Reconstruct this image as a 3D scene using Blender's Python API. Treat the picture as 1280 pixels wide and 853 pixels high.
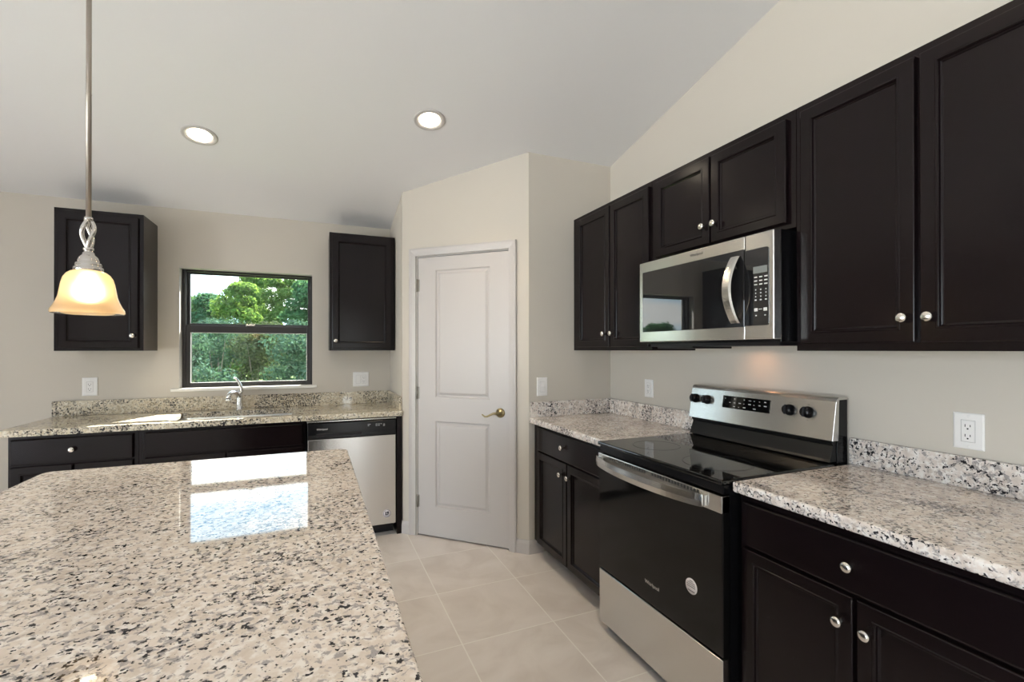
import bpy, bmesh, math, random
from mathutils import Vector, Matrix
PI = math.pi
S = bpy.context.scene
COL = S.collection
for o in list(bpy.data.objects):
    bpy.data.objects.remove(o)

# ------------------------------------------------------------------ room measures (metres)
XR = 1.9715      # range wall
YB = 4.149       # sink wall
YS = 2.835       # pantry return wall
XS = 1.3202      # outer corner of the pantry
XP, YP = 0.6031, 3.5363   # inner corner of the pantry front
ZC, SL = 2.413, 0.2115    # ceiling height at the sink wall, slope
YR = -0.6        # ridge
CH = 0.914       # worktop height

def zceil(y):
    return ZC + SL * (YB - y) if y > YR else ZC + SL * (YB - YR) - SL * (YR - y)

# ------------------------------------------------------------------ camera
cam = bpy.data.objects.new('camera', bpy.data.cameras.new('camera'))
COL.objects.link(cam)
cam.location = (0, 0, 1.3662)
cam.rotation_euler = (PI / 2 + 0.0027, 0.0008, -0.4006)
cam.data.sensor_width = 36
cam.data.lens = 583.64 * 36 / 1280
cam.data.shift_x = -0.0004
cam.data.shift_y = 0.00727
cam.data.clip_start = 0.02
S.camera = cam

# ------------------------------------------------------------------ view and world
S.view_settings.view_transform = 'Standard'
S.view_settings.look = 'None'
S.view_settings.gamma = 1
S.view_settings.use_curve_mapping = False
S.view_settings.exposure = 0.22
S.cycles.use_denoising = True
S.cycles.max_bounces = 10
S.cycles.diffuse_bounces = 6
S.cycles.glossy_bounces = 4
S.cycles.transmission_bounces = 6
S.cycles.transparent_max_bounces = 12
S.cycles.sample_clamp_indirect = 6
S.cycles.caustics_reflective = False
S.cycles.caustics_refractive = False

SKY = 3.5
SUN = 60.0

def N(nt, typ, x=0, **kw):
    n = nt.nodes.new(typ)
    for k, v in kw.items():
        setattr(n, k, v)
    return n

w = bpy.data.worlds.new('sky'); S.world = w; w.use_nodes = True
nt = w.node_tree; nt.nodes.clear()
tc = N(nt, 'ShaderNodeTexCoord')
sep = N(nt, 'ShaderNodeSeparateXYZ'); nt.links.new(tc.outputs['Generated'], sep.inputs[0])
gr = N(nt, 'ShaderNodeValToRGB'); nt.links.new(sep.outputs['Z'], gr.inputs[0])
e = gr.color_ramp.elements
e[0].position = 0.0; e[0].color = (0.16, 0.20, 0.10, 1)
e[1].position = 0.9; e[1].color = (0.36, 0.62, 1.0, 1)
for p, c in ((0.004, (0.22, 0.24, 0.18, 1)), (0.012, (0.66, 0.86, 1.0, 1)), (0.25, (0.48, 0.76, 1.0, 1))):
    k = e.new(p); k.color = c
mp = N(nt, 'ShaderNodeMapping'); mp.inputs['Scale'].default_value = (1.6, 1.6, 5.5)
nt.links.new(tc.outputs['Generated'], mp.inputs[0])
nz = N(nt, 'ShaderNodeTexNoise'); nz.inputs['Scale'].default_value = 2.2; nz.inputs['Detail'].default_value = 7
nt.links.new(mp.outputs[0], nz.inputs['Vector'])
cr = N(nt, 'ShaderNodeValToRGB'); nt.links.new(nz.outputs['Fac'], cr.inputs[0])
cr.color_ramp.elements[0].position = 0.47; cr.color_ramp.elements[1].position = 0.60
gt = N(nt, 'ShaderNodeMath', operation='GREATER_THAN'); gt.inputs[1].default_value = 0.008
nt.links.new(sep.outputs['Z'], gt.inputs[0])
ml = N(nt, 'ShaderNodeMath', operation='MULTIPLY'); nt.links.new(cr.outputs[0], ml.inputs[0]); nt.links.new(gt.outputs[0], ml.inputs[1])
mx = N(nt, 'ShaderNodeMix', data_type='RGBA'); nt.links.new(ml.outputs[0], mx.inputs[0])
nt.links.new(gr.outputs[0], mx.inputs[6]); mx.inputs[7].default_value = (1.05, 1.04, 1.02, 1)
bg = N(nt, 'ShaderNodeBackground'); bg.inputs['Strength'].default_value = SKY
nt.links.new(mx.outputs[2], bg.inputs['Color'])
ow = N(nt, 'ShaderNodeOutputWorld'); nt.links.new(bg.outputs[0], ow.inputs[0])

sun = bpy.data.objects.new('sun', bpy.data.lights.new('sun', 'SUN')); COL.objects.link(sun)
sun.data.energy = SUN; sun.data.angle = 0.0093; sun.data.color = (1, 0.95, 0.86)
sun.rotation_euler = Vector((-0.5, -1.0, -0.95)).to_track_quat('-Z', 'Y').to_euler()
sun.location = (4, 12, 9)

# glazed openings of the room: (name, centre, width, height, inward direction)
LEFT_X, REAR_Y = -5.2, -5.0
GLAZ = [
    ('left',  (LEFT_X, 0.0, 1.15), 3.6, 2.2, (1, 0, 0)),
    ('left',  (LEFT_X, -3.4, 1.15), 2.4, 2.2, (1, 0, 0)),
    ('rear',  (0.80, REAR_Y, 1.15), 0.30, 1.9, (0, 1, 0)),
]
def portal(c, wd, ht, d, off=0.28):
    l = bpy.data.lights.new('daylight_opening', 'AREA'); l.shape = 'RECTANGLE'; l.size = wd; l.size_y = ht
    l.cycles.is_portal = True
    o = bpy.data.objects.new('daylight_opening', l); COL.objects.link(o)
    o.location = Vector(c) - Vector(d) * off
    o.rotation_euler = Vector(d).to_track_quat('-Z', 'Z').to_euler()
def daylight(c, wd, ht, d, watts, col, off=0.24, tilt=0.18):  # fill lamps added outside the unseen openings to brighten the room
    l = bpy.data.lights.new('window_daylight', 'AREA'); l.shape = 'RECTANGLE'; l.size = wd; l.size_y = ht
    l.energy = watts; l.color = col
    o = bpy.data.objects.new('window_daylight', l); COL.objects.link(o)
    o.location = Vector(c) - Vector(d) * off
    o.rotation_euler = (Vector(d) + Vector((0, 0, tilt))).to_track_quat('-Z', 'Z').to_euler()
FILL = [(165, (0.90, 0.92, 1.0)), (190, (0.90, 0.92, 1.0)), (16, (0.95, 0.97, 1.0))]
for (_, c, wd, ht, d), (watts, col) in zip(GLAZ, FILL):
    daylight(c, wd, ht, d, watts, col)
portal((-0.471, YB, 1.53), 0.9, 0.9, (0, -1, 0), 0.22)

# ------------------------------------------------------------------ materials
MATS = {}
def mat(name, col, rough=0.5, metal=0.0, spec=0.5, coat=0.0):
    m = bpy.data.materials.new(name); m.use_nodes = True
    b = m.node_tree.nodes['Principled BSDF']
    b.inputs['Base Color'].default_value = (*col, 1)
    b.inputs['Roughness'].default_value = rough
    b.inputs['Metallic'].default_value = metal
    b.inputs['Specular IOR Level'].default_value = spec
    b.inputs['Coat Weight'].default_value = coat
    b.inputs['Coat Roughness'].default_value = 0.05
    MATS[name] = m
    return m
def bsdf(m): return m.node_tree.nodes['Principled BSDF']
def coords(m, scale=(1, 1, 1)):
    nt = m.node_tree
    t = N(nt, 'ShaderNodeTexCoord'); mp = N(nt, 'ShaderNodeMapping'); mp.inputs['Scale'].default_value = scale
    nt.links.new(t.outputs['Object'], mp.inputs[0]); return mp.outputs[0]
def noise(m, vec, scale, detail=4, rough=0.5, dist=0.0):
    n = N(m.node_tree, 'ShaderNodeTexNoise'); n.inputs['Scale'].default_value = scale
    n.inputs['Detail'].default_value = detail; n.inputs['Roughness'].default_value = rough; n.inputs['Distortion'].default_value = dist
    m.node_tree.links.new(vec, n.inputs['Vector']); return n.outputs['Fac']
def ramp(m, fac, stops):
    r = N(m.node_tree, 'ShaderNodeValToRGB'); el = r.color_ramp.elements
    el[0].position, el[0].color = stops[0][0], (*stops[0][1], 1)
    el[1].position, el[1].color = stops[-1][0], (*stops[-1][1], 1)
    for p, c in stops[1:-1]:
        k = el.new(p); k.color = (*c, 1)
    m.node_tree.links.new(fac, r.inputs[0]); return r.outputs[0]
def mixc(m, fac, a, b):
    n = N(m.node_tree, 'ShaderNodeMix', data_type='RGBA'); L = m.node_tree.links
    if isinstance(fac, float): n.inputs[0].default_value = fac
    else: L.new(fac, n.inputs[0])
    for s, i in ((a, 6), (b, 7)):
        if isinstance(s, tuple): n.inputs[i].default_value = (*s, 1)
        else: L.new(s, n.inputs[i])
    return n.outputs[2]
def bump(m, h, strength, dist=0.002):
    n = N(m.node_tree, 'ShaderNodeBump'); n.inputs['Strength'].default_value = strength; n.inputs['Distance'].default_value = dist
    m.node_tree.links.new(h, n.inputs['Height']); m.node_tree.links.new(n.outputs[0], bsdf(m).inputs['Normal'])
def tobase(m, c): m.node_tree.links.new(c, bsdf(m).inputs['Base Color'])
def math_(m, op, a, b=None):
    n = N(m.node_tree, 'ShaderNodeMath', operation=op)
    for i, s in enumerate((a, b)):
        if s is None: continue
        if isinstance(s, (int, float)): n.inputs[i].default_value = s
        else: m.node_tree.links.new(s, n.inputs[i])
    return n.outputs[0]

wall_m = mat('wall_paint', (0.592, 0.552, 0.490), 0.75, spec=0.3)
bump(wall_m, noise(wall_m, coords(wall_m), 140, 3), 0.12, 0.001)
ceil_m = mat('ceiling_paint', (0.80, 0.802, 0.812), 0.8, spec=0.2)
bump(ceil_m, noise(ceil_m, coords(ceil_m), 60, 3), 0.15, 0.002)
trim_m = mat('white_trim', (0.535, 0.510, 0.498), 0.38)
plate_m = mat('white_plastic', (0.84, 0.83, 0.82), 0.3)
slot_m = mat('dark_slot', (0.03, 0.03, 0.03), 0.6)
sill_m = mat('sill_stone', (0.84, 0.82, 0.78), 0.2)

wood_m = mat('espresso_wood', (0.013, 0.0085, 0.0085), 0.20, spec=0.24, coat=0.0)
_v = coords(wood_m, (3, 3, 0.8)); _f = noise(wood_m, _v, 1.0, 2, 0.5)
tobase(wood_m, ramp(wood_m, _f, [(0.2, (0.0068, 0.0040, 0.0046)), (0.8, (0.0071, 0.0042, 0.0048))]))

nickel_m = mat('satin_nickel', (0.72, 0.69, 0.64), 0.24, 1.0)
chrome_m = mat('chrome', (0.80, 0.80, 0.80), 0.10, 1.0)
bronze_m = mat('antique_brass', (0.36, 0.30, 0.17), 0.28, 1.0)
hinge_m = mat('hinge_metal', (0.33, 0.31, 0.28), 0.35, 1.0)
ANISO = 0.25
def steel(name, sc, col=(0.62, 0.60, 0.57), rough=0.27):
    m = mat(name, col, rough, 1.0)
    f = noise(m, coords(m, sc), 1.0, 3, 0.6)
    r = N(m.node_tree, 'ShaderNodeMapRange'); r.inputs['To Min'].default_value = rough - 0.03; r.inputs['To Max'].default_value = rough + 0.03
    m.node_tree.links.new(f, r.inputs[0]); m.node_tree.links.new(r.outputs[0], bsdf(m).inputs['Roughness'])
    tg = N(m.node_tree, 'ShaderNodeTangent'); tg.direction_type = 'RADIAL'; tg.axis = 'Z'
    m.node_tree.links.new(tg.outputs[0], bsdf(m).inputs['Tangent'])
    bsdf(m).inputs['Anisotropic'].default_value = 0.8; bsdf(m).inputs['Anisotropic Rotation'].default_value = ANISO
    return m
steel_m = steel('stainless_steel', (3, 3, 500), (0.66, 0.65, 0.625), 0.24)
steelv_m = steel('stainless_steel_upright_grain', (420, 420, 3), (0.60, 0.585, 0.57), 0.22)
sink_m = steel('sink_steel', (200, 3, 3), (0.66, 0.66, 0.65), 0.3)
black_m = mat('black_enamel', (0.006, 0.006, 0.007), 0.18, spec=0.25)
blackp_m = mat('black_plastic', (0.010, 0.009, 0.011), 0.35, spec=0.3)
riser_m = mat('black_backguard_trim', (0.006, 0.006, 0.006), 0.30, spec=0.3)
glassb_m = mat('black_glass', (0.004, 0.004, 0.004), 0.035, spec=0.55)
tint_m = mat('tinted_door_glass', (0.010, 0.010, 0.011), 0.02, spec=0.95)
oveng_m = mat('oven_glass', (0.005, 0.005, 0.005), 0.08, spec=0.25)
mark_m = mat('panel_print', (0.62, 0.62, 0.62), 0.5)
lcd_m = mat('grey_display', (0.20, 0.215, 0.21), 0.25)
frame_m = mat('window_bronze', (0.016, 0.014, 0.014), 0.35)
letter_m = mat('silver_lettering', (0.70, 0.68, 0.66), 0.35, 0.6)
stk_m = mat('white_sticker', (0.80, 0.76, 0.77), 0.5)
stkink_m = mat('sticker_ink', (0.05, 0.045, 0.05), 0.6)
badge_m = mat('badge_dark', (0.05, 0.05, 0.07), 0.4)

# granite: cream ground, faint tan clouds, grey flecks and black flecks, clear polish
def granite(name, base, tan, pale, grey, seed, tg, tb, vein):
    m = mat(name, base, 0.035, spec=0.40)
    nt = m.node_tree
    t = N(nt, 'ShaderNodeTexCoord'); mp = N(nt, 'ShaderNodeMapping'); mp.inputs['Location'].default_value = (seed, seed * 1.7, seed * 0.3)
    nt.links.new(t.outputs['Object'], mp.inputs[0]); v = mp.outputs[0]
    c1 = ramp(m, noise(m, v, 14, 4, 0.65, 0.5), [(0.36, tan), (0.60, base)])
    c1 = mixc(m, ramp(m, noise(m, v, 48, 3, 0.6), [(0.47, (0, 0, 0)), (0.62, (1, 1, 1))]), c1, pale)
    low = math_(m, 'MULTIPLY', math_(m, 'SUBTRACT', noise(m, v, 4.5, 4, 0.6, 1.2), 0.5), vein)
    g = math_(m, 'ADD', noise(m, v, 70, 3, 0.62, 0.5), low)
    c2 = mixc(m, ramp(m, g, [(tg, (0, 0, 0)), (tg + 0.07, (0.9, 0.9, 0.9))]), c1, grey)
    b = math_(m, 'ADD', noise(m, v, 98, 2, 0.55, 0.25), low)
    c3 = mixc(m, ramp(m, b, [(tb, (0, 0, 0)), (tb + 0.05, (1, 1, 1))]), c2, (0.020, 0.020, 0.024))
    tobase(m, c3)
    return m
gran_m = granite('granite_island', (0.74, 0.665, 0.59), (0.62, 0.54, 0.46), (0.82, 0.78, 0.73), (0.34, 0.315, 0.31), 0.0, 0.535, 0.592, 0.20)
granb_m = granite('granite_counter', (0.66, 0.59, 0.46), (0.50, 0.43, 0.31), (0.74, 0.70, 0.60), (0.24, 0.22, 0.19), 3.1, 0.515, 0.575, 0.45)
granr_m = granite('granite_range_counter', (0.72, 0.65, 0.60), (0.56, 0.49, 0.44), (0.80, 0.77, 0.74), (0.30, 0.28, 0.28), 7.7, 0.54, 0.585, 0.40)

# floor: porcelain tiles with pale grout
floor_m = mat('porcelain_tile', (0.5, 0.46, 0.40), 0.32)
TX, TY, TX0, TY0, GW = 0.474, 0.484, 1.105, 2.086, 0.0060
nt = floor_m.node_tree
geo = N(nt, 'ShaderNodeNewGeometry'); sp = N(nt, 'ShaderNodeSeparateXYZ'); nt.links.new(geo.outputs['Position'], sp.inputs[0])
ux = math_(floor_m, 'DIVIDE', math_(floor_m, 'SUBTRACT', sp.outputs['X'], TX0), TX)
uy = math_(floor_m, 'DIVIDE', math_(floor_m, 'SUBTRACT', sp.outputs['Y'], TY0), TY)
def edge(u, size):
    f = math_(floor_m, 'FRACT', math_(floor_m, 'ADD', u, 40.0))
    d = math_(floor_m, 'MINIMUM', f, math_(floor_m, 'SUBTRACT', 1.0, f))
    return math_(floor_m, 'LESS_THAN', d, GW / 2 / size)
gm = math_(floor_m, 'MAXIMUM', edge(ux, TX), edge(uy, TY))
cb = N(nt, 'ShaderNodeCombineXYZ')
nt.links.new(math_(floor_m, 'FLOOR', ux), cb.inputs[0]); nt.links.new(math_(floor_m, 'FLOOR', uy), cb.inputs[1])
wn = N(nt, 'ShaderNodeTexWhiteNoise'); nt.links.new(cb.outputs[0], wn.inputs['Vector'])
va = N(nt, 'ShaderNodeVectorMath', operation='MULTIPLY_ADD'); nt.links.new(wn.outputs['Color'], va.inputs[0]); va.inputs[1].default_value = (9, 9, 9)
nt.links.new(geo.outputs['Position'], va.inputs[2])
nn = noise(floor_m, va.outputs[0], 3.2, 6, 0.55, 1.2)
tcx = ramp(floor_m, nn, [(0.3, (0.67, 0.62, 0.585)), (0.52, (0.76, 0.715, 0.685)), (0.72, (0.81, 0.77, 0.745))])
tobase(floor_m, mixc(floor_m, gm, tcx, (0.88, 0.86, 0.82)))
bump(floor_m, math_(floor_m, 'SUBTRACT', 1.0, gm), 0.3, 0.001)

def glass_pane(name, tint=(1, 1, 1), f=0.06):
    m = bpy.data.materials.new(name); m.use_nodes = True; nt = m.node_tree; nt.nodes.clear()
    tr = N(nt, 'ShaderNodeBsdfTransparent'); tr.inputs[0].default_value = (*tint, 1)
    gl = N(nt, 'ShaderNodeBsdfGlossy'); gl.inputs['Roughness'].default_value = 0.0
    fr = N(nt, 'ShaderNodeFresnel'); fr.inputs[0].default_value = 1.35
    mx = N(nt, 'ShaderNodeMixShader'); nt.links.new(fr.outputs[0], mx.inputs[0]); nt.links.new(tr.outputs[0], mx.inputs[1]); nt.links.new(gl.outputs[0], mx.inputs[2])
    o = N(nt, 'ShaderNodeOutputMaterial'); nt.links.new(mx.outputs[0], o.inputs[0]); return m
pane_m = glass_pane('clear_glass', (0.96, 0.98, 0.97))

def emit(name, col, strength):
    m = bpy.data.materials.new(name); m.use_nodes = True; nt = m.node_tree; nt.nodes.clear()
    e = N(nt, 'ShaderNodeEmission'); e.inputs[0].default_value = (*col, 1); e.inputs[1].default_value = strength
    o = N(nt, 'ShaderNodeOutputMaterial'); nt.links.new(e.outputs[0], o.inputs[0]); return m
lens_m = emit('lamp_lens', (1, 0.86, 0.66), 22)
bulb_m = emit('lamp_bulb', (1, 0.86, 0.62), 16)
def shade_mat():
    m = bpy.data.materials.new('amber_shade_glass'); m.use_nodes = True; nt = m.node_tree; nt.nodes.clear()
    t = N(nt, 'ShaderNodeBsdfTranslucent'); t.inputs[0].default_value = (0.93, 0.60, 0.30, 1)
    d = N(nt, 'ShaderNodeBsdfDiffuse'); d.inputs[0].default_value = (0.80, 0.60, 0.38, 1)
    f = N(nt, 'ShaderNodeBsdfRefraction'); f.inputs[0].default_value = (1.0, 0.88, 0.62, 1); f.inputs['Roughness'].default_value = 0.75; f.inputs['IOR'].default_value = 1.3
    a = N(nt, 'ShaderNodeMixShader'); a.inputs[0].default_value = 0.5
    nt.links.new(t.outputs[0], a.inputs[1]); nt.links.new(d.outputs[0], a.inputs[2])
    c = N(nt, 'ShaderNodeMixShader'); c.inputs[0].default_value = 0.40
    nt.links.new(a.outputs[0], c.inputs[1]); nt.links.new(f.outputs[0], c.inputs[2])
    g = N(nt, 'ShaderNodeBsdfGlossy'); g.inputs['Roughness'].default_value = 0.15
    fr = N(nt, 'ShaderNodeFresnel'); fr.inputs[0].default_value = 1.35
    b = N(nt, 'ShaderNodeMixShader'); nt.links.new(fr.outputs[0], b.inputs[0]); nt.links.new(c.outputs[0], b.inputs[1]); nt.links.new(g.outputs[0], b.inputs[2])
    o = N(nt, 'ShaderNodeOutputMaterial'); nt.links.new(b.outputs[0], o.inputs[0]); return m
shade_m = shade_mat()

def leaf_mat(name, c0, c1, tr):
    m = bpy.data.materials.new(name); m.use_nodes = True; nt = m.node_tree; nt.nodes.clear()
    g = N(nt, 'ShaderNodeNewGeometry')
    r = N(nt, 'ShaderNodeValToRGB'); nt.links.new(g.outputs['Random Per Island'], r.inputs[0])
    r.color_ramp.elements[0].color = (*c0, 1); r.color_ramp.elements[1].color = (*c1, 1)
    d = N(nt, 'ShaderNodeBsdfDiffuse'); nt.links.new(r.outputs[0], d.inputs[0])
    t = N(nt, 'ShaderNodeBsdfTranslucent'); t.inputs[0].default_value = (*tr, 1)
    a = N(nt, 'ShaderNodeMixShader'); a.inputs[0].default_value = 0.38
    nt.links.new(d.outputs[0], a.inputs[1]); nt.links.new(t.outputs[0], a.inputs[2])
    o = N(nt, 'ShaderNodeOutputMaterial'); nt.links.new(a.outputs[0], o.inputs[0]); return m
leafa_m = leaf_mat('leaves_bright', (0.04, 0.105, 0.03), (0.15, 0.25, 0.065), (0.13, 0.20, 0.04))
leafb_m = leaf_mat('leaves_cool', (0.03, 0.09, 0.05), (0.085, 0.19, 0.09), (0.06, 0.12, 0.045))
leafc_m = leaf_mat('leaves_screen_haze', (0.03, 0.065, 0.05), (0.10, 0.17, 0.125), (0.03, 0.06, 0.03))  # desaturated: haze of the window screen put into the leaf colour
leafd_m = leaf_mat('leaves_olive', (0.05, 0.06, 0.04), (0.13, 0.16, 0.09), (0.035, 0.05, 0.015))
bark_m = mat('bark', (0.16, 0.13, 0.11), 0.9)
lawn_m = mat('lawn', (0.09, 0.15, 0.05), 0.95, spec=0.1)
tobase(lawn_m, ramp(lawn_m, noise(lawn_m, coords(lawn_m), 3, 5), [(0.3, (0.06, 0.11, 0.03)), (0.7, (0.14, 0.20, 0.07))]))

# ------------------------------------------------------------------ mesh builder
class MB:
    def __init__(s): s.v = []; s.f = []; s.sm = []
    def add(s, vs, fs, smooth=False):
        b = len(s.v); s.v += [tuple(p) for p in vs]
        for f in fs: s.f.append([b + i for i in f]); s.sm.append(smooth)
        return s
    def box(s, x0, x1, y0, y1, z0, z1):
        x0, x1 = sorted((x0, x1)); y0, y1 = sorted((y0, y1)); z0, z1 = sorted((z0, z1))
        v = [(x0, y0, z0), (x1, y0, z0), (x1, y1, z0), (x0, y1, z0), (x0, y0, z1), (x1, y0, z1), (x1, y1, z1), (x0, y1, z1)]
        return s.add(v, [(3, 2, 1, 0), (4, 5, 6, 7), (0, 1, 5, 4), (1, 2, 6, 5), (2, 3, 7, 6), (3, 0, 4, 7)])
    def prism(s, pts, axis, a, b, smooth=False):
        # pts: closed outline in the two other axes, (y,z) for x, (x,z) for y, (x,y) for z
        def P(p, t): return {'x': (t, p[0], p[1]), 'y': (p[0], t, p[1]), 'z': (p[0], p[1], t)}[axis]
        n = len(pts); v = [P(p, a) for p in pts] + [P(p, b) for p in pts]
        s.add(v, [(i, (i + 1) % n, n + (i + 1) % n, n + i) for i in range(n)], smooth)
        base = len(s.v) - 2 * n
        s.f.append([base + i for i in reversed(range(n))]); s.sm.append(False)
        s.f.append([base + n + i for i in range(n)]); s.sm.append(False)
        return s
    def lathe(s, prof, c=(0, 0, 0), axis='z', seg=24, sx=1.0, sy=1.0, cap=True):
        # prof: (radius, height along axis)
        v = []
        for r, h in prof:
            for k in range(seg):
                a = 2 * PI * k / seg; p, q = r * math.cos(a) * sx, r * math.sin(a) * sy
                if axis == 'z': v.append((c[0] + p, c[1] + q, c[2] + h))
                elif axis == 'y': v.append((c[0] + p, c[1] + h, c[2] + q))
                else: v.append((c[0] + h, c[1] + p, c[2] + q))
        f = []
        for i in range(len(prof) - 1):
            for k in range(seg):
                f.append((i * seg + k, i * seg + (k + 1) % seg, (i + 1) * seg + (k + 1) % seg, (i + 1) * seg + k))
        s.add(v, f, True); b = len(s.v) - len(v)
        if cap:
            if prof[0][0] > 1e-5: s.f.append([b + k for k in reversed(range(seg))]); s.sm.append(False)
            if prof[-1][0] > 1e-5: s.f.append([b + (len(prof) - 1) * seg + k for k in range(seg)]); s.sm.append(False)
        return s
    def tube(s, pts, rad, seg=10):
        pts = [Vector(p) for p in pts]; n = len(pts)
        rads = rad if isinstance(rad, (list, tuple)) else [rad] * n
        v = []; up = Vector((0, 0, 1))
        for i, p in enumerate(pts):
            t = (pts[min(i + 1, n - 1)] - pts[max(i - 1, 0)]).normalized()
            if i == 0:
                u = t.cross(up) if abs(t.z) < 0.9 else t.cross(Vector((1, 0, 0)))
            else:
                u = u - t * u.dot(t)
            u.normalize(); q = t.cross(u)
            for k in range(seg):
                a = 2 * PI * k / seg
                v.append(p + (u * math.cos(a) + q * math.sin(a)) * rads[i])
        f = [(i * seg + k, i * seg + (k + 1) % seg, (i + 1) * seg + (k + 1) % seg, (i + 1) * seg + k) for i in range(n - 1) for k in range(seg)]
        s.add(v, f, True); b = len(s.v) - len(v)
        s.f.append([b + k for k in reversed(range(seg))]); s.sm.append(False)
        s.f.append([b + (n - 1) * seg + k for k in range(seg)]); s.sm.append(False)
        return s
    def nested(s, x0, x1, z0, z1, prof):
        # a moulded face looking towards -y: prof lists (inset, y) from the outside in
        v = []
        for i, y in prof:
            v += [(x0 + i, y, z0 + i), (x1 - i, y, z0 + i), (x1 - i, y, z1 - i), (x0 + i, y, z1 - i)]
        n = len(prof)
        f = [(4 * i + k, 4 * i + (k + 1) % 4, 4 * i + 4 + (k + 1) % 4, 4 * i + 4 + k) for i in range(n - 1) for k in range(4)]
        f.append((4 * n - 4, 4 * n - 3, 4 * n - 2, 4 * n - 1)); f.append((3, 2, 1, 0))
        return s.add(v, f)
    def build(s, name, m, parent=None, bevel=0.0, seg=2, loc=None, kind=None, label=None):
        me = bpy.data.meshes.new(name); me.from_pydata(s.v, [], s.f)
        me.polygons.foreach_set('use_smooth', s.sm)
        bm = bmesh.new(); bm.from_mesh(me); bmesh.ops.recalc_face_normals(bm, faces=bm.faces); bm.to_mesh(me); bm.free()
        me.materials.append(m); me.update()
        o = bpy.data.objects.new(name, me); COL.objects.link(o)
        if parent: o.parent = parent
        if loc: o.location = loc
        if bevel:
            b = o.modifiers.new('bevel', 'BEVEL'); b.width = bevel; b.segments = seg; b.limit_method = 'ANGLE'; b.angle_limit = math.radians(40)
            b.harden_normals = False
        if kind: o['kind'] = kind
        if label: o['label'] = label
        return o

def tag(o, label, cat, group=None, kind=None):
    o['label'] = label; o['category'] = cat
    if group: o['group'] = group
    if kind: o['kind'] = kind
    return o
def thing(name, label, cat, loc=(0, 0, 0), rotz=0.0, group=None, kind=None):
    o = bpy.data.objects.new(name, None); COL.objects.link(o); o.empty_display_size = 0.1
    o.location = loc; o.rotation_euler = (0, 0, rotz)
    return tag(o, label, cat, group, kind)
def struct(name, mb, m, label, cat, parent=None, bevel=0.0):
    o = mb.build(name, m, parent, bevel); 
    if parent is None: tag(o, label, cat, None, 'structure')
    return o
def text(name, body, size, m, parent, loc, rot=(PI / 2, 0, 0), ext=0.0004, sx=1.0, label=None):
    cu = bpy.data.curves.new(name, 'FONT'); cu.body = body; cu.size = size; cu.align_x = 'CENTER'; cu.align_y = 'CENTER'; cu.extrude = ext
    t = bpy.data.objects.new(name, cu); COL.objects.link(t)
    dg = bpy.context.evaluated_depsgraph_get()
    me = bpy.data.meshes.new_from_object(t.evaluated_get(dg)); bpy.data.objects.remove(t)
    me.materials.clear(); me.materials.append(m)
    o = bpy.data.objects.new(name, me); COL.objects.link(o); o.parent = parent
    o.location = loc; o.rotation_euler = rot; o.scale = (sx, 1, 1)
    if label: o['label'] = label
    return o

# ------------------------------------------------------------------ room shell
struct('floor', MB().box(-5.4, 2.3, -5.2, 4.4, -0.12, 0), floor_m, 'beige porcelain tile floor with pale grout lines', 'floor')
yy = [YB + 0.26, YR, REAR_Y - 0.3]
under = [(y, zceil(y)) for y in yy]; over = [(y, z + 0.16) for y, z in reversed(under)]
struct('ceiling', MB().prism(under + over, 'x', LEFT_X - 0.3, XR + 0.3), ceil_m, 'white sloping vaulted ceiling', 'ceiling')

WX0, WX1, WZ0, WZ1, WT = -0.925, -0.017, 1.080, 1.980, 0.2
b = MB()
zt = ZC + 0.02
b.box(LEFT_X - 0.2, WX0, YB, YB + WT, 0, zt).box(WX1, XR + 0.2, YB, YB + WT, 0, zt)
b.box(WX0, WX1, YB, YB + WT, 0, WZ0).box(WX0, WX1, YB, YB + WT, WZ1, zt)
struct('wall_back', b, wall_m, 'greige painted wall with the kitchen window above the sink', 'wall')
gable = [(REAR_Y, 0), (YB + 0.2, 0), (YB + 0.2, zceil(YB + .2) + .03), (YR, zceil(YR) + .03), (REAR_Y, zceil(REAR_Y) + .03)]
struct('wall_right', MB().prism(gable, 'x', XR, XR + 0.15), wall_m, 'greige painted wall behind the range and microwave', 'wall')
struct('wall_return', MB().box(XS, XR, YS, YS + 0.11, 0, zceil(YS) + 0.02), wall_m, 'short wall carrying one light switch, right of the pantry door', 'wall')
struct('wall_side', MB().box(XP, XP + 0.11, YP + 0.02, YB, 0, zceil(YP) + 0.01), wall_m, 'short wall at the right end of the sink counter', 'wall')
# pantry front on the diagonal
DL = math.hypot(XS - XP, YS - YP); DROT = math.atan2(YS - YP, XS - XP)
D0, D1, DZ = 0.128, 0.866, 2.050
wp = thing('wall_pantry', 'diagonal wall framing the white pantry door', 'wall', (XP, YP, 0), DROT, kind='structure')
b = MB()
def slope_top(t): return zceil(YP + (YS - YP) * t / DL) + 0.03
b.prism([(0, 0), (D0, 0), (D0, DZ), (D1, DZ), (D1, 0), (DL, 0), (DL, slope_top(DL)), (0, slope_top(0))], 'y', 0, 0.11)
b.build('wall_face', wall_m, wp)
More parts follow.
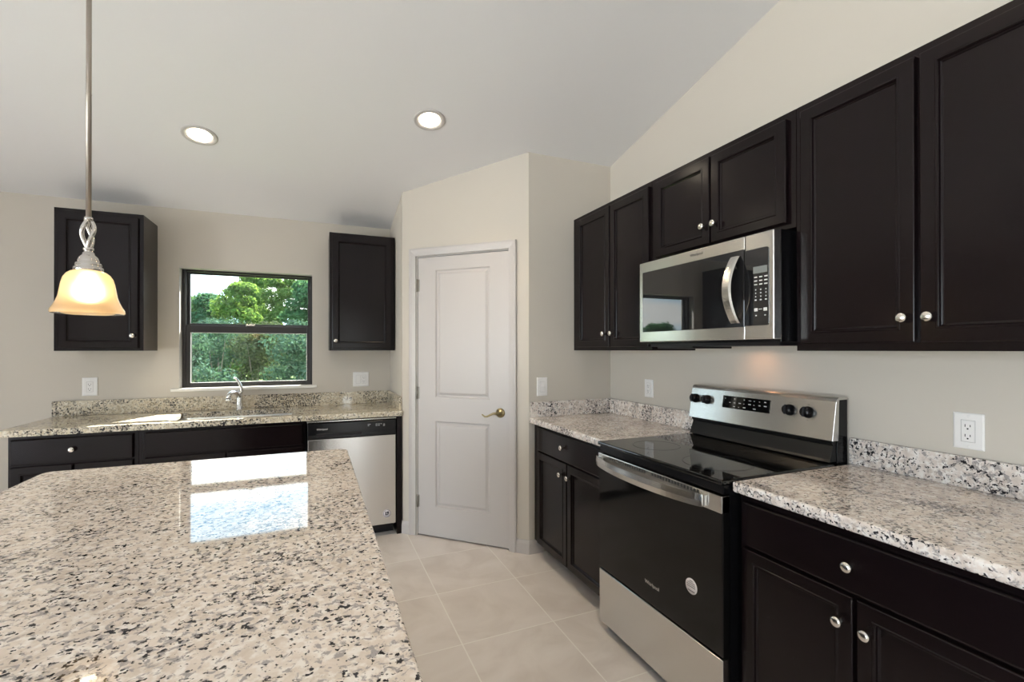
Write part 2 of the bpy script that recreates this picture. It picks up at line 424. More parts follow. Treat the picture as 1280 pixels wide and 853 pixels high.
# left and rear walls with their glazed openings
def holed(axis, pos, span, zf, side):
    b = MB(); op = sorted([(c[1] if axis == 'x' else c[0], wd, c[2], ht) for s, c, wd, ht, d in GLAZ if s == side])
    def bx(a0, a1, z0, z1):
        if axis == 'x': b.box(pos - 0.2, pos, a0, a1, z0, z1)
        else: b.box(a0, a1, pos - 0.2, pos, z0, z1)
    a = span[0]
    for c, wd, cz, ht in op:
        bx(a, c - wd / 2, 0, zf); bx(c - wd / 2, c + wd / 2, cz + ht / 2, zf)
        if cz - ht / 2 > 0.06: bx(c - wd / 2, c + wd / 2, 0, cz - ht / 2)
        a = c + wd / 2
    bx(a, span[1], 0, zf)
    return b
b = holed('x', LEFT_X, (REAR_Y - 0.2, YB + 0.2), 2.413, 'left')
b.prism([(REAR_Y - .2, 2.4), (YB + .2, 2.4), (YR, zceil(YR) + .02)], 'x', LEFT_X - 0.2, LEFT_X)
struct('wall_left', b, wall_m, 'painted wall with sliding glass doors, outside the view', 'wall')
struct('wall_rear', holed('y', REAR_Y, (LEFT_X, XR + 0.15), zceil(REAR_Y) + .03, 'rear'), wall_m, 'painted wall with tall windows behind the viewer', 'wall')
for i, (s, c, wd, ht, d) in enumerate(GLAZ):
    t = thing('window_%d' % (i + 2), 'tall glazed opening in the %s wall, outside the view' % s, 'window', (c[0], c[1], c[2] - ht / 2), 0 if s == 'rear' else PI / 2, kind='structure')
    f = MB(); h = wd / 2; q = 0.04; y0, y1 = (-0.14, -0.08) if s == 'rear' else (0.08, 0.14)
    z0 = 0.06 if c[2] - ht / 2 < 0.06 else 0.0
    f.box(-h, -h + q, y0, y1, z0, ht).box(h - q, h, y0, y1, z0, ht).box(-h, h, y0, y1, ht - q, ht).box(-h, h, y0, y1, 0, z0 + q)
    if wd > 1.5: f.box(-q / 2, q / 2, y0, y1, z0, ht)
    f.build('window_frame', frame_m, t)
    MB().box(-h, h, (y0 + y1) / 2 - .003, (y0 + y1) / 2 + .003, z0, ht).build('pane', pane_m, t)

# baseboards
def board(name, x0, x1, rot, loc, label):
    t = thing(name, label, 'baseboard', loc, rot, kind='structure')
    b = MB().prism([(0, 0), (-0.014, 0), (-0.014, 0.07), (-0.010, 0.082), (-0.006, 0.092), (0, 0.092)], 'x', x0, x1)
    b.build('board', trim_m, t)
board('baseboard_left', 0.0, 0.068, DROT, (XP, YP, 0), 'white baseboard left of the pantry door')
board('baseboard_right', 0.915, DL + 0.006, DROT, (XP, YP, 0), 'white baseboard right of the pantry door')
board('baseboard_return', -0.006, 0.10, 0, (XS, YS, 0), 'white baseboard beside the toe kick of the right-hand base cabinets')
board('baseboard_back', LEFT_X, -1.60, 0, (0, YB, 0), 'white baseboard left of the sink cabinets')

# ------------------------------------------------------------------ pantry door
dt = thing('door_1', 'white two-panel pantry door with a brass lever', 'door', (XP, YP, 0), DROT, kind='structure')
d0, d1, dz0, dz1 = 0.136, 0.859, 0.012, 2.042
def panel_face(b, x0, x1, z0, z1, y):
    prof = [(0, y), (0.012, y + 0.007), (0.022, y + 0.007), (0.040, y + 0.0015), (0.046, y + 0.001)]
    b.nested(x0, x1, z0, z1, prof)
b = MB(); yf = 0.004
pan = [(0.283, 0.715, 0.225, 0.848), (0.283, 0.715, 1.020, 1.945)]
def door_front(b, x0, x1, z0, z1, pans, y):
    xs = [x0, pans[0][0], pans[0][1], x1]; zs = [z0] + [k for p in pans for k in (p[2], p[3])] + [z1]
    for i in range(3):
        for j in range(len(zs) - 1):
            if i == 1 and j % 2 == 1: continue
            b.add([(xs[i], y, zs[j]), (xs[i + 1], y, zs[j]), (xs[i + 1], y, zs[j + 1]), (xs[i], y, zs[j + 1])], [(0, 1, 2, 3)])
    T = 0.035
    b.add([(x0, y, z0), (x1, y, z0), (x1, y, z1), (x0, y, z1), (x0, y + T, z0), (x1, y + T, z0), (x1, y + T, z1), (x0, y + T, z1)],
          [(1, 0, 4, 5), (2, 1, 5, 6), (3, 2, 6, 7), (0, 3, 7, 4), (4, 7, 6, 5)])
    for p in pans:
        prof = [(0, y), (0.008, y + 0.009), (0.018, y + 0.0095), (0.034, y + 0.0025), (0.040, y + 0.002)]
        v = []
        for i, yy_ in prof: v += [(p[0] + i, yy_, p[2] + i), (p[1] - i, yy_, p[2] + i), (p[1] - i, yy_, p[3] - i), (p[0] + i, yy_, p[3] - i)]
        n = len(prof); f = [(4 * i + k, 4 * i + (k + 1) % 4, 4 * i + 4 + (k + 1) % 4, 4 * i + 4 + k) for i in range(n - 1) for k in range(4)]
        f.append((4 * n - 4, 4 * n - 3, 4 * n - 2, 4 * n - 1)); b.add(v, f)
door_front(b, d0, d1, dz0, dz1, pan, yf)
slab = b.build('door_panel', trim_m, dt)
for z in (1.84, 1.05, 0.255):
    h = MB().lathe([(0.006, -0.045), (0.006, 0.045)], (d0 - 0.002, -0.003, z), seg=10)
    h.box(d0 - 0.001, d0 + 0.012, 0.001, 0.005, z - 0.044, z + 0.044)
    h.build('hinge', hinge_m, dt)
hd = thing('door_handle', 'x', 'x'); del hd['label'], hd['category']
hd.parent = dt; hx, hz = 0.795, 0.932
MB().lathe([(0.033, 0), (0.033, -0.004), (0.028, -0.009), (0.013, -0.012), (0.011, -0.045), (0.0, -0.047)], (hx, yf, hz), 'y', 24).build('rose', bronze_m, hd)
lp = [(hx, -0.043, hz), (hx - 0.03, -0.046, hz + 0.001), (hx - 0.055, -0.046, hz - 0.010), (hx - 0.078, -0.045, hz - 0.022), (hx - 0.097, -0.045, hz - 0.024), (hx - 0.112, -0.044, hz - 0.014), (hx - 0.118, -0.044, hz - 0.008)]
MB().tube(lp, [0.0095, 0.0085, 0.007, 0.0065, 0.006, 0.0055, 0.004], 10).build('lever', bronze_m, hd)
tr = thing('trim_1', 'white moulded casing around the pantry door', 'door trim', (XP, YP, 0), DROT, kind='structure')
b = MB(); c0, c1, cz = 0.068, 0.915, 2.110
prof = [(0.0, 0), (0.0, -0.017), (0.010, -0.019), (0.026, -0.014), (0.045, -0.011), (0.054, -0.010), (0.056, 0.0)]
v = []
for i, y in prof: v += [(c0 + i, y, 0), (c0 + i, y, cz - i), (c1 - i, y, cz - i), (c1 - i, y, 0)]
b.add(v, [(4 * i + k, 4 * i + k + 1, 4 * i + 4 + k + 1, 4 * i + 4 + k) for i in range(len(prof) - 1) for k in range(3)])
b.build('casing', trim_m, tr)
b = MB(); b.box(0.124, 0.133, 0.0, 0.1, 0, 2.047).box(0.862, 0.871, 0.0, 0.1, 0, 2.047).box(0.124, 0.871, 0.0, 0.1, 2.046, 2.054)
b.box(0.124, 0.871, 0.085, 0.1, 0, 2.05)
b.build('jamb', trim_m, tr)

# ------------------------------------------------------------------ kitchen window
wn_ = thing('window_1', 'black framed single-hung window over the sink', 'window', (0, YB, 0), 0, kind='structure')
yw = 0.075
f = MB(); a0, a1, e0, e1 = -0.923, -0.019, WZ0, WZ1
def ring(b, x0, x1, z0, z1, wl, wr, wb, wt, y0, y1):
    b.box(x0, x0 + wl, y0, y1, z0, z1).box(x1 - wr, x1, y0, y1, z0, z1).box(x0 + wl, x1 - wr, y0, y1, z0, z0 + wb).box(x0 + wl, x1 - wr, y0, y1, z1 - wt, z1)
ring(f, a0, a1, e0, e1, 0.024, 0.016, 0.016, 0.016, yw, yw + 0.09)
f.build('window_frame', frame_m, wn_, 0.002)
us = MB(); ring(us, a0 + .02, a1 - .012, 1.535, e1 - .012, 0.022, 0.022, 0.036, 0.016, yw + 0.045, yw + 0.075); us = us.build('upper_sash', frame_m, wn_, 0.002)
MB().box(a0 + .04, a1 - .03, yw + .058, yw + .063, 1.565, e1 - .024).build('pane', pane_m, us)
ls = MB(); ring(ls, a0 + .02, a1 - .012, e0 + .010, 1.556, 0.036, 0.032, 0.026, 0.058, yw + 0.008, yw + 0.04); ls = ls.build('lower_sash', frame_m, wn_, 0.003)
MB().box(a0 + .05, a1 - .04, yw + .022, yw + .027, e0 + .03, 1.505).build('pane', pane_m, ls)
MB().box(-0.50, -0.44, yw - 0.004, yw + 0.02, 1.556, 1.566).box(-0.475, -0.435, yw - .012, yw + .004, 1.562, 1.569).build('sash_lock', nickel_m, ls, 0.001)
g = MB(); ring(g, a0 + .052, a1 - .041, e0 + .034, 1.500, .003, .003, .003, .003, yw + .004, yw + .012); g.build('glass_edge_glint', plate_m, ls)  # thin white ring put in for the reflection along the glass edges
rv = MB().box(WX0 - .001, WX0 + .0015, .0005, .076, WZ0, WZ1).box(WX1 - .0015, WX1 + .001, .0005, .076, WZ0, WZ1).box(WX0, WX1, .0005, .076, WZ1 - .0015, WZ1 + .001)
rv.build('reveal', trim_m, wn_)
si = MB().box(-0.974, 0.016, YB - 0.022, YB + 0.001, 1.058, 1.080).box(WX0, WX1, YB, YB + 0.078, 1.058, 1.0805)
struct('trim_2', si, sill_m, 'pale stone window sill above the sink backsplash', 'window sill', None, 0.003)

# ------------------------------------------------------------------ cabinets
DOOR = [(0, -0.001), (0, 0.0150), (0.0015, 0.0175), (0.0040, 0.019), (0.038, 0.019), (0.0405, 0.0215), (0.0445, 0.0215), (0.047, 0.018), (0.0485, 0.012), (0.052, 0.0105), (0.0545, 0.0085), (0.060, 0.0085)]
DRAWER = [(0, -0.001), (0, 0.0140), (0.002, 0.0172), (0.0050, 0.0188), (0.007, 0.019)]
def knob(parent, x, z, y):
    MB().lathe([(0.0075, 0.001), (0.006, -0.006), (0.0055, -0.011), (0.009, -0.014), (0.0145, -0.018), (0.0155, -0.0205), (0.0135, -0.0245), (0.008, -0.027), (0.0, -0.0278)], (x, y, z), 'y', 20, 1.0, 1.0).build('knob', nickel_m, parent)
def cabinet(name, label, cat, loc, rot, W, D, H, fronts, toe=0.0, group=None, x_toe=(0, 0), hollow=False):
    t = thing(name, label, cat, loc, rot, group)
    body = MB(); z0 = toe
    if hollow:      # open box under the sink: sides, floor, back and face frame
        body.box(0, 0.018, -0.002, -D, z0, H).box(W - 0.018, W, -0.002, -D, z0, H).box(0.018, W - 0.018, -0.002, -D, z0, z0 + 0.018)
        body.box(0.018, W - 0.018, -0.002, -0.012, z0, H).box(0.018, W - 0.018, -D + 0.02, -D, z0, H)
    else:
        body.box(0, W, -0.002, -D, z0, H)
    body.build('body', wood_m, t, 0.0015)
    if toe:
        MB().box(x_toe[0], W - x_toe[1], -0.02, -D + 0.095, 0, toe).build('toe_kick', wood_m, t)
    for kind, x0, x1, a, c, kn in fronts:
        b = MB(); b.nested(x0, x1, a, c, [(i, -D - y) for i, y in (DOOR if kind == 'door' else DRAWER)])
        o = b.build('drawer' if kind == 'drawer' else ('drawer_front' if kind == 'false' else 'door'), wood_m, t)
        if kn: knob(o, kn[0], kn[1], -D - 0.019)
    return t
R90 = -PI / 2
UB, UT = 1.361, 2.272; UH = UT - UB
UG, BG = 'dark upper wall cabinets', 'dark base cabinets'
# upper cabinets of the sink wall
cabinet('wall_cabinet', 'narrow espresso wall cabinet left of the window, behind the pendant lamp', 'wall cabinet', (-1.5175, YB, UB), 0, 0.462, 0.305, UH,
        [('door', 0.022, 0.437, 0.018, UH - 0.028, (0.409, 0.100))], group=UG)
cabinet('wall_cabinet', 'espresso wall cabinet between the window and the pantry door', 'wall cabinet', (0.1035, YB, UB), 0, 0.4935, 0.305, UH,
        [('door', 0.020, 0.464, 0.018, UH - 0.028, (0.045, 0.075))], group=UG)
# upper cabinets of the range wall (local x runs towards the viewer)
def lx(y, y0): return y0 - y
y0 = YS - 0.001
cabinet('wall_cabinet', 'espresso two-door wall cabinet in the corner, left of the microwave', 'wall cabinet', (XR, y0, UB), R90, y0 - 2.013, 0.305, UH,
        [('door', lx(2.765, y0), lx(2.388, y0), 0.022, UH - 0.028, (lx(2.432, y0), 0.103)), ('door', lx(2.376, y0), lx(2.024, y0), 0.022, UH - 0.028, (lx(2.350, y0), 0.103))], group=UG)
y0 = 2.012; MZ = 1.826
cabinet('wall_cabinet', 'short espresso two-door cabinet directly above the microwave', 'wall cabinet', (XR, y0, MZ), R90, y0 - 1.198, 0.305, UT - MZ,
        [('door', lx(1.967, y0), lx(1.604, y0), 0.022, UT - MZ - 0.028, (lx(1.632, y0), 0.104)), ('door', lx(1.594, y0), lx(1.229, y0), 0.022, UT - MZ - 0.028, (lx(1.566, y0), 0.104))], group=UG)
y0 = 1.197
cabinet('wall_cabinet', 'large espresso two-door wall cabinet at the right edge, past the microwave', 'wall cabinet', (XR, y0, UB), R90, 0.79, 0.305, UH,
        [('door', lx(1.172, y0), lx(0.814, y0), 0.026, UH - 0.028, (lx(0.840, y0), 0.101)), ('door', lx(0.802, y0), lx(0.444, y0), 0.026, UH - 0.028, (lx(0.776, y0), 0.101))], group=UG)
# base cabinets
BH = 0.876
cabinet('base_cabinet', 'espresso base cabinet with one drawer at the left end of the sink counter', 'base cabinet', (-1.594, YB, 0), 0, 0.60, 0.61, BH,
        [('drawer', 0.015, 0.575, 0.712, 0.856, (0.290, 0.786)), ('door', 0.015, 0.288, 0.115, 0.700, (0.262, 0.63)), ('door', 0.298, 0.575, 0.115, 0.700, (0.325, 0.63))], toe=0.105, group=BG)
cabinet('base_cabinet', 'espresso sink base cabinet with a wide knobless front panel', 'base cabinet', (-0.993, YB, 0), 0, 0.935, 0.61, BH,
        [('false', 0.033, 0.915, 0.712, 0.856, None), ('door', 0.033, 0.462, 0.115, 0.700, (0.435, 0.63)), ('door', 0.470, 0.915, 0.115, 0.700, (0.497, 0.63))], toe=0.105, group=BG, hollow=True)
y0 = YS - 0.001
cabinet('base_cabinet', 'espresso base cabinet with one drawer between the pantry wall and the range', 'base cabinet', (XR, y0, 0), R90, y0 - 1.957, 0.61, BH,
        [('drawer', lx(2.762, y0), lx(1.975, y0), 0.708, 0.856, (lx(2.408, y0), 0.790)), ('door', lx(2.762, y0), lx(2.374, y0), 0.100, 0.700, (lx(2.428, y0), 0.628)), ('door', lx(2.364, y0), lx(1.975, y0), 0.100, 0.700, (lx(2.338, y0), 0.628))], toe=0.092, group=BG)
y0 = 1.183
cabinet('base_cabinet', 'espresso base cabinet with one drawer in the right foreground beside the range', 'base cabinet', (XR, y0, 0), R90, 0.765, 0.61, BH,
        [('drawer', lx(1.164, y0), lx(0.446, y0), 0.702, 0.848, (lx(0.813, y0), 0.776)), ('door', lx(1.164, y0), lx(0.808, y0), 0.100, 0.692, (lx(0.840, y0), 0.615)), ('door', lx(0.799, y0), lx(0.446, y0), 0.100, 0.692, (lx(0.769, y0), 0.615))], toe=0.092, group=BG)
ep = MB().box(0.561, 0.5985, YB - 0.002, YB - 0.625, 0.0, BH)
tag(ep.build('end_panel', wood_m, None, 0.0015), 'tall dark filler panel between the dishwasher and the pantry wall', 'panel')

# ------------------------------------------------------------------ worktops
def slab_hole(b, x0, x1, y0, y1, z0, z1, hx0, hx1, hy0, hy1):
    for z, fl in ((z1, 0), (z0, 1)):
        P = [(x0, y0), (x1, y0), (x1, y1), (x0, y1), (hx0, hy0), (hx1, hy0), (hx1, hy1), (hx0, hy1)]
        b.add([(p[0], p[1], z) for p in P], [(0, 1, 5, 4), (1, 2, 6, 5), (2, 3, 7, 6), (3, 0, 4, 7)])
    for q in ([(x0, y0), (x1, y0), (x1, y1), (x0, y1)], [(hx0, hy0), (hx1, hy0), (hx1, hy1), (hx0, hy1)]):
        v = [(p[0], p[1], z0) for p in q] + [(p[0], p[1], z1) for p in q]
        b.add(v, [(k, (k + 1) % 4, 4 + (k + 1) % 4, 4 + k) for k in range(4)])
def weld(o):
    bm = bmesh.new(); bm.from_mesh(o.data); bmesh.ops.remove_doubles(bm, verts=bm.verts, dist=1e-5); bmesh.ops.recalc_face_normals(bm, faces=bm.faces); bm.to_mesh(o.data); bm.free()
SX0, SX1, SY0, SY1 = -0.868, -0.150, 3.600, 3.995
ct = thing('countertop', 'speckled granite worktop with the sink under the window', 'countertop', (0, 0, 0))
b = MB(); slab_hole(b, -1.640, XP - 0.0015, YB - 0.648, YB - 0.002, 0.877, CH, SX0, SX1, SY0, SY1)
o = b.build('slab', granb_m, ct, 0.008, 3); weld(o)
MB().box(-1.640, XP - 0.0015, YB - 0.022, YB - 0.002, CH + .0005, 1.016).build('backsplash', granb_m, ct, 0.002)
MB().box(XP - 0.0215, XP - 0.0015, YB - 0.600, YB - 0.0225, CH + .0005, 1.016).build('side_splash', granb_m, ct, 0.002)
ct = thing('countertop', 'granite worktop in the corner left of the range', 'countertop', (0, 0, 0))
MB().box(XR - 0.652, XR - 0.002, 1.955, YS - 0.002, 0.877, CH).build('slab', granr_m, ct, 0.008, 3)
MB().box(XR - 0.022, XR - 0.002, 1.955, YS - 0.0225, CH + .0005, 1.016).build('backsplash', granr_m, ct, 0.002)
MB().box(XR - 0.645, XR - 0.002, YS - 0.022, YS - 0.002, CH + .0005, 1.016).build('side_splash', granr_m, ct, 0.002)
ct = thing('countertop', 'granite worktop in the right foreground past the range', 'countertop', (0, 0, 0))
MB().box(XR - 0.652, XR - 0.002, 0.405, 1.185, 0.877, CH).build('slab', granr_m, ct, 0.009, 3)
MB().box(XR - 0.022, XR - 0.002, 0.405, 1.185, CH + .0005, 1.016).build('backsplash', granr_m, ct, 0.002)
# island
IX0, IX1, IY0, IY1 = -0.925, 0.138, 0.32, 2.275
def rrect(x0, x1, y0, y1, r, n=5):
    pts = []
    for cx, cy, a in ((x1 - r, y1 - r, 0), (x0 + r, y1 - r, 90), (x0 + r, y0 + r, 180), (x1 - r, y0 + r, 270)):
        for k in range(n + 1):
            t = math.radians(a + 90 * k / n); pts.append((cx + r * math.cos(t), cy + r * math.sin(t)))
    return pts
tag(MB().prism(rrect(IX0, IX1, IY0, IY1, 0.035), 'z', 0.877, CH).build('island_countertop', gran_m, None, 0.007, 3), 'large polished speckled granite island top in the left foreground', 'countertop')
ic = thing('island_cabinet', 'dark island base carrying the large granite top', 'base cabinet', (0, 0, 0))
MB().box(-0.62, 0.10, IY0 + 0.05, IY1 - 0.04, 0.10, 0.8765).build('body', wood_m, ic)
MB().box(-0.60, 0.03, IY0 + 0.06, IY1 - 0.05, 0.0, 0.10).build('toe_kick', wood_m, ic)

# sink and tap
sk = thing('kitchen_sink', 'stainless undermount sink basin set in the granite under the window', 'sink', ((SX0 + SX1) / 2, (SY0 + SY1) / 2, 0.70))
hw, hd_ = (SX1 - SX0) / 2 + 0.006, (SY1 - SY0) / 2 + 0.006
b = MB(); v = []
lev = [(0.03, 0.1765), (0.0, 0.1765), (-0.008, 0.02), (-0.03, 0.0), (-0.20 + 0.0, -0.004)]
R = []
for ins, z in lev[:4]:
    R.append([(p[0], p[1], z) for p in rrect(-hw - ins, hw + ins, -hd_ - ins, hd_ + ins, 0.05 if ins <= 0 else 0.02, 4)])
n = len(R[0])
for i in range(3):
    b.add(R[i] + R[i + 1], [(k, (k + 1) % n, n + (k + 1) % n, n + k) for k in range(n)])
b.add(R[3], [tuple(range(n))])
b.build('basin', sink_m, sk)
MB().lathe([(0.045, 0.001), (0.045, 0.003), (0.03, 0.002), (0.0, 0.0015)], (0, 0.05, 0), 'z', 20).build('drain', chrome_m, sk)
fx, fy = -0.525, 4.066
fc = thing('faucet', 'chrome single-lever kitchen faucet behind the sink', 'faucet', (fx, fy, CH))
b = MB().lathe([(0.028, 0.0), (0.028, 0.006), (0.024, 0.010), (0.021, 0.06), (0.0205, 0.118), (0.017, 0.135), (0.008, 0.142), (0, 0.143)], seg=20)
b.build('faucet_body', chrome_m, fc)
sp_ = [(0, -0.012, 0.100), (-0.010, -0.04, 0.122), (-0.020, -0.08, 0.138), (-0.032, -0.125, 0.140), (-0.042, -0.165, 0.126), (-0.046, -0.180, 0.100)]
s_ = MB().tube(sp_, [0.015, 0.015, 0.0145, 0.0145, 0.0155, 0.018], 14).build('spout', chrome_m, fc)
MB().tube([(-0.046, -0.180, 0.100), (-0.048, -0.184, 0.085)], [0.019, 0.0195], 14).build('spray_head', chrome_m, s_)
hl = [(0.012, -0.002, 0.120), (0.014, 0.0, 0.150), (0.006, -0.004, 0.185), (-0.006, -0.012, 0.215), (-0.020, -0.022, 0.238), (-0.032, -0.028, 0.246)]
MB().tube(hl, [0.011, 0.013, 0.011, 0.009, 0.008, 0.0075], 12).build('lever', chrome_m, fc)

# ------------------------------------------------------------------ dishwasher
dw = thing('dishwasher', 'stainless dishwasher with a black control panel under the sink counter', 'dishwasher', (-0.047, YB, 0))
DWW = 0.603; yF = -0.632
MB().box(0, DWW, -0.02, -0.59, 0.088, 0.868).build('body', blackp_m, dw)
MB().box(0.01, DWW - 0.01, -0.02, -0.54, 0.0, 0.087).build('toe_panel', blackp_m, dw)
MB().box(0.003, DWW - 0.003, -0.591, yF, 0.088, 0.742).build('door', steelv_m, dw, 0.004, 3)
b = MB().prism([(-0.592, 0.744), (-0.640, 0.744), (-0.643, 0.752), (-0.640, 0.772), (-0.636, 0.850), (-0.630, 0.858), (-0.592, 0.858)], 'x', 0.003, DWW - 0.003)
cp = b.build('control_panel', black_m, dw, 0.002)
MB().box(0.06, 0.36, -0.636, -0.6435, 0.760, 0.782).build('pocket_handle', blackp_m, cp, 0.002)
b = MB()
for x, wd_, z_ in ((0.400, .020, .826), (0.400, .010, .816), (0.455, .012, .826), (0.472, .012, .826), (0.489, .010, .826), (0.455, .012, .815), (0.472, .012, .815), (0.508, .012, .822), (0.508, .012, .812)):
    b.box(x, x + wd_, -0.637, -0.6392, z_, z_ + 0.003)
b.build('panel_print', mark_m, cp)
text('lettering', 'Whirlpool', 0.017, letter_m, cp, (0.095, -0.6405, 0.812), (PI / 2 - 0.04, 0, 0))
b = MB().box(0.0, DWW, -0.58, -0.628, 0.860, 0.868); b.build('top_trim', steel_m, dw, 0.001)
bd = MB().lathe([(0.030, 0.0), (0.030, -0.0012), (0.0, -0.0013)], (0.536, yF, 0.166), 'y', 28).build('badge', stk_m, dw, label='round white badge with a dark emblem')
b = MB()
for k in range(28):
    a, c_ = 2 * PI * k / 28, 2 * PI * (k + 1) / 28
    b.add([(0.536 + r * math.cos(t), yF - 0.0018, 0.166 + r * math.sin(t)) for r, t in ((0.024, a), (0.027, a), (0.027, c_), (0.024, c_))], [(0, 1, 2, 3)])
b.box(0.523, 0.545, yF - .0013, yF - .0019, 0.152, 0.160).box(0.523, 0.531, yF - .0013, yF - .0019, 0.160, 0.180).prism([(0.534, 0.164), (0.548, 0.160), (0.551, 0.170), (0.546, 0.181), (0.534, 0.179)], 'y', yF - .0013, yF - .0019)
b.build('emblem', badge_m, bd)

# ------------------------------------------------------------------ range
RY0, RW = 1.950, 0.760
rg = thing('range', 'black and stainless freestanding electric range', 'stove', (XR, RY0, 0), R90)
F = -0.685
MB().box(0.002, RW - 0.002, -0.03, -0.650, 0.030, 0.900).build('body', black_m, rg)
for x in (0.05, RW - 0.05):
    for y in (-0.08, -0.60):
        MB().lathe([(0.018, 0.0), (0.018, 0.01), (0.012, 0.012), (0.012, 0.031)], (x, y, 0), 'z', 12).build('foot', blackp_m, rg)
MB().box(0.004, RW - 0.004, -0.651, F, 0.045, 0.298).build('storage_drawer', steel_m, rg, 0.004, 3)
od = MB().box(0.003, RW - 0.003, -0.651, F, 0.308, 0.862).build('oven_door', oveng_m, rg, 0.003)
MB().box(0.003, RW - 0.003, -0.652, F - 0.004, 0.8025, 0.8615).build('door_trim', steel_m, od, 0.002)
b = MB()
for k in range(34):
    x = 0.10 + k * 0.0165
    if 0.36 < x < 0.385: continue
    b.box(x, x + 0.009, F - 0.003, F - 0.0048, 0.845, 0.857)
b.build('vent', slot_m, od)
# bowed bar handle
n = 28; v = []; h0, h1 = 0.010, RW - 0.075
for k in range(n + 1):
    s_ = k / n; x = h0 + (h1 - h0) * s_; d = 0.048 * (1 - (2 * s_ - 1) ** 2) ** 0.8 + 0.010
    zb_, zt_ = 0.806, 0.850
    for y, z in ((F - d, zb_ + .004), (F - d - 0.010, zb_), (F - d - 0.013, (zb_ + zt_) / 2), (F - d - 0.010, zt_), (F - d, zt_ - .004)): v.append((x, y, z))
q = 5; f = [(k * q + j, k * q + (j + 1) % q, (k + 1) * q + (j + 1) % q, (k + 1) * q + j) for k in range(n) for j in range(q)]
f += [tuple(range(q)), tuple(n * q + j for j in reversed(range(q)))]
b = MB().add(v, f)
b.box(h0, h0 + 0.02, F - 0.003, F - 0.014, 0.810, 0.846).box(h1 - 0.02, h1, F - 0.003, F - 0.014, 0.810, 0.846)
b.build('oven_handle', steel_m, od)
text('lettering', 'Whirlpool', 0.021, letter_m, od, (RY0 - 1.558, F - 0.0006, 0.390))
sk_ = MB().lathe([(0.029, 0.0), (0.029, -0.0006), (0.0, -0.0007)], (RY0 - 1.338, F, 0.488), 'y', 32).build('sticker', stk_m, od, label='round white sticker printed with small dark lines')
b = MB()
for z, ln in ((0.507, 0.018), (0.500, 0.036), (0.493, 0.044), (0.486, 0.040), (0.471, 0.034)):
    x = RY0 - 1.338 - ln / 2
    while x < RY0 - 1.338 + ln / 2 - 0.002:
        wd = random.Random(int(x * 1e5) + int(z * 1e4)).uniform(0.003, 0.007)
        b.box(x, min(x + wd, RY0 - 1.338 + ln / 2), F - 0.0006, F - 0.0010, z - 0.0016, z + 0.0016); x += wd + 0.0015
b.build('sticker_print', stkink_m, sk_)
MB().box(0.004, RW - 0.004, -0.640, -0.680, 0.866, 0.899).build('front_strip', black_m, rg, 0.003)
ck = MB().box(0.0, RW, -0.10, -0.693, 0.9005, 0.918).build('cooktop', glassb_m, rg, 0.006, 3)
ring_m = mat('burner_print', (0.02, 0.02, 0.02), 0.2)
for cx, cy, r in ((0.20, -0.50, 0.105), (0.56, -0.50, 0.13), (0.20, -0.24, 0.08), (0.56, -0.24, 0.08), (0.38, -0.22, 0.05)):
    b = MB().lathe([(r, 0.0), (r, 0.0003), (r + 0.0015, 0.0003), (r + 0.0015, 0.0)], (cx, cy, 0.9181), 'z', 48, cap=False)
    b.build('burner_ring', ring_m, ck)
# backguard
bgp = MB().prism([(-0.012, 0.90), (-0.075, 0.90), (-0.075, 1.0), (-0.070, 1.165), (-0.012, 1.165)], 'x', 0.006, RW - 0.006).build('backguard', black_m, rg, 0.002)
b = MB().prism([(-0.076, 0.922), (-0.118, 0.922), (-0.112, 0.932), (-0.092, 0.986), (-0.104, 0.998), (-0.100, 1.004), (-0.076, 1.004)], 'x', 0.010, RW - 0.010)
b.build('riser', riser_m, bgp, 0.002)
b = MB().prism([(-0.0755, 1.006), (-0.112, 1.006), (-0.088, 1.160), (-0.083, 1.171), (-0.073, 1.177), (-0.030, 1.178), (-0.012, 1.172), (-0.012, 1.166), (-0.0700, 1.166)], 'x', 0.0, RW)
fp = b.build('front_panel', steel_m, bgp, 0.002)
PHI = math.atan2(0.024, 0.154)          # lean of the panel
def on_panel(z): return -0.112 + (z - 1.006) * 0.024 / 0.154
def ptx(y): return RY0 - y
def pbox(b, x0, x1, z0, z1, d0, d1):
    n_ = Vector((0, -math.cos(PHI), math.sin(PHI)))
    v = []
    for d in (d0, d1):
        for x, z in ((x0, z0), (x1, z0), (x1, z1), (x0, z1)):
            v.append(Vector((x, on_panel(z), z)) + n_ * d)
    b.add(v, [(3, 2, 1, 0), (4, 5, 6, 7), (0, 1, 5, 4), (1, 2, 6, 5), (2, 3, 7, 6), (3, 0, 4, 7)])
b = MB(); pbox(b, ptx(1.735), ptx(1.474), 1.079, 1.138, 0.0, 0.003)
dp = b.build('display', glassb_m, fp, 0.001)
b = MB(); rr_ = random.Random(4)
for i in range(9):
    for j in range(3):
        x = ptx(1.735) + 0.012 + i * 0.0275; z = 1.088 + j * 0.018
        if rr_.random() < 0.25: continue
        w_ = rr_.choice((0.006, 0.010, 0.014)); pbox(b, x, x + w_, z, z + rr_.choice((0.002, 0.004)), 0.003, 0.0034)
b.build('button_print', mark_m, dp)
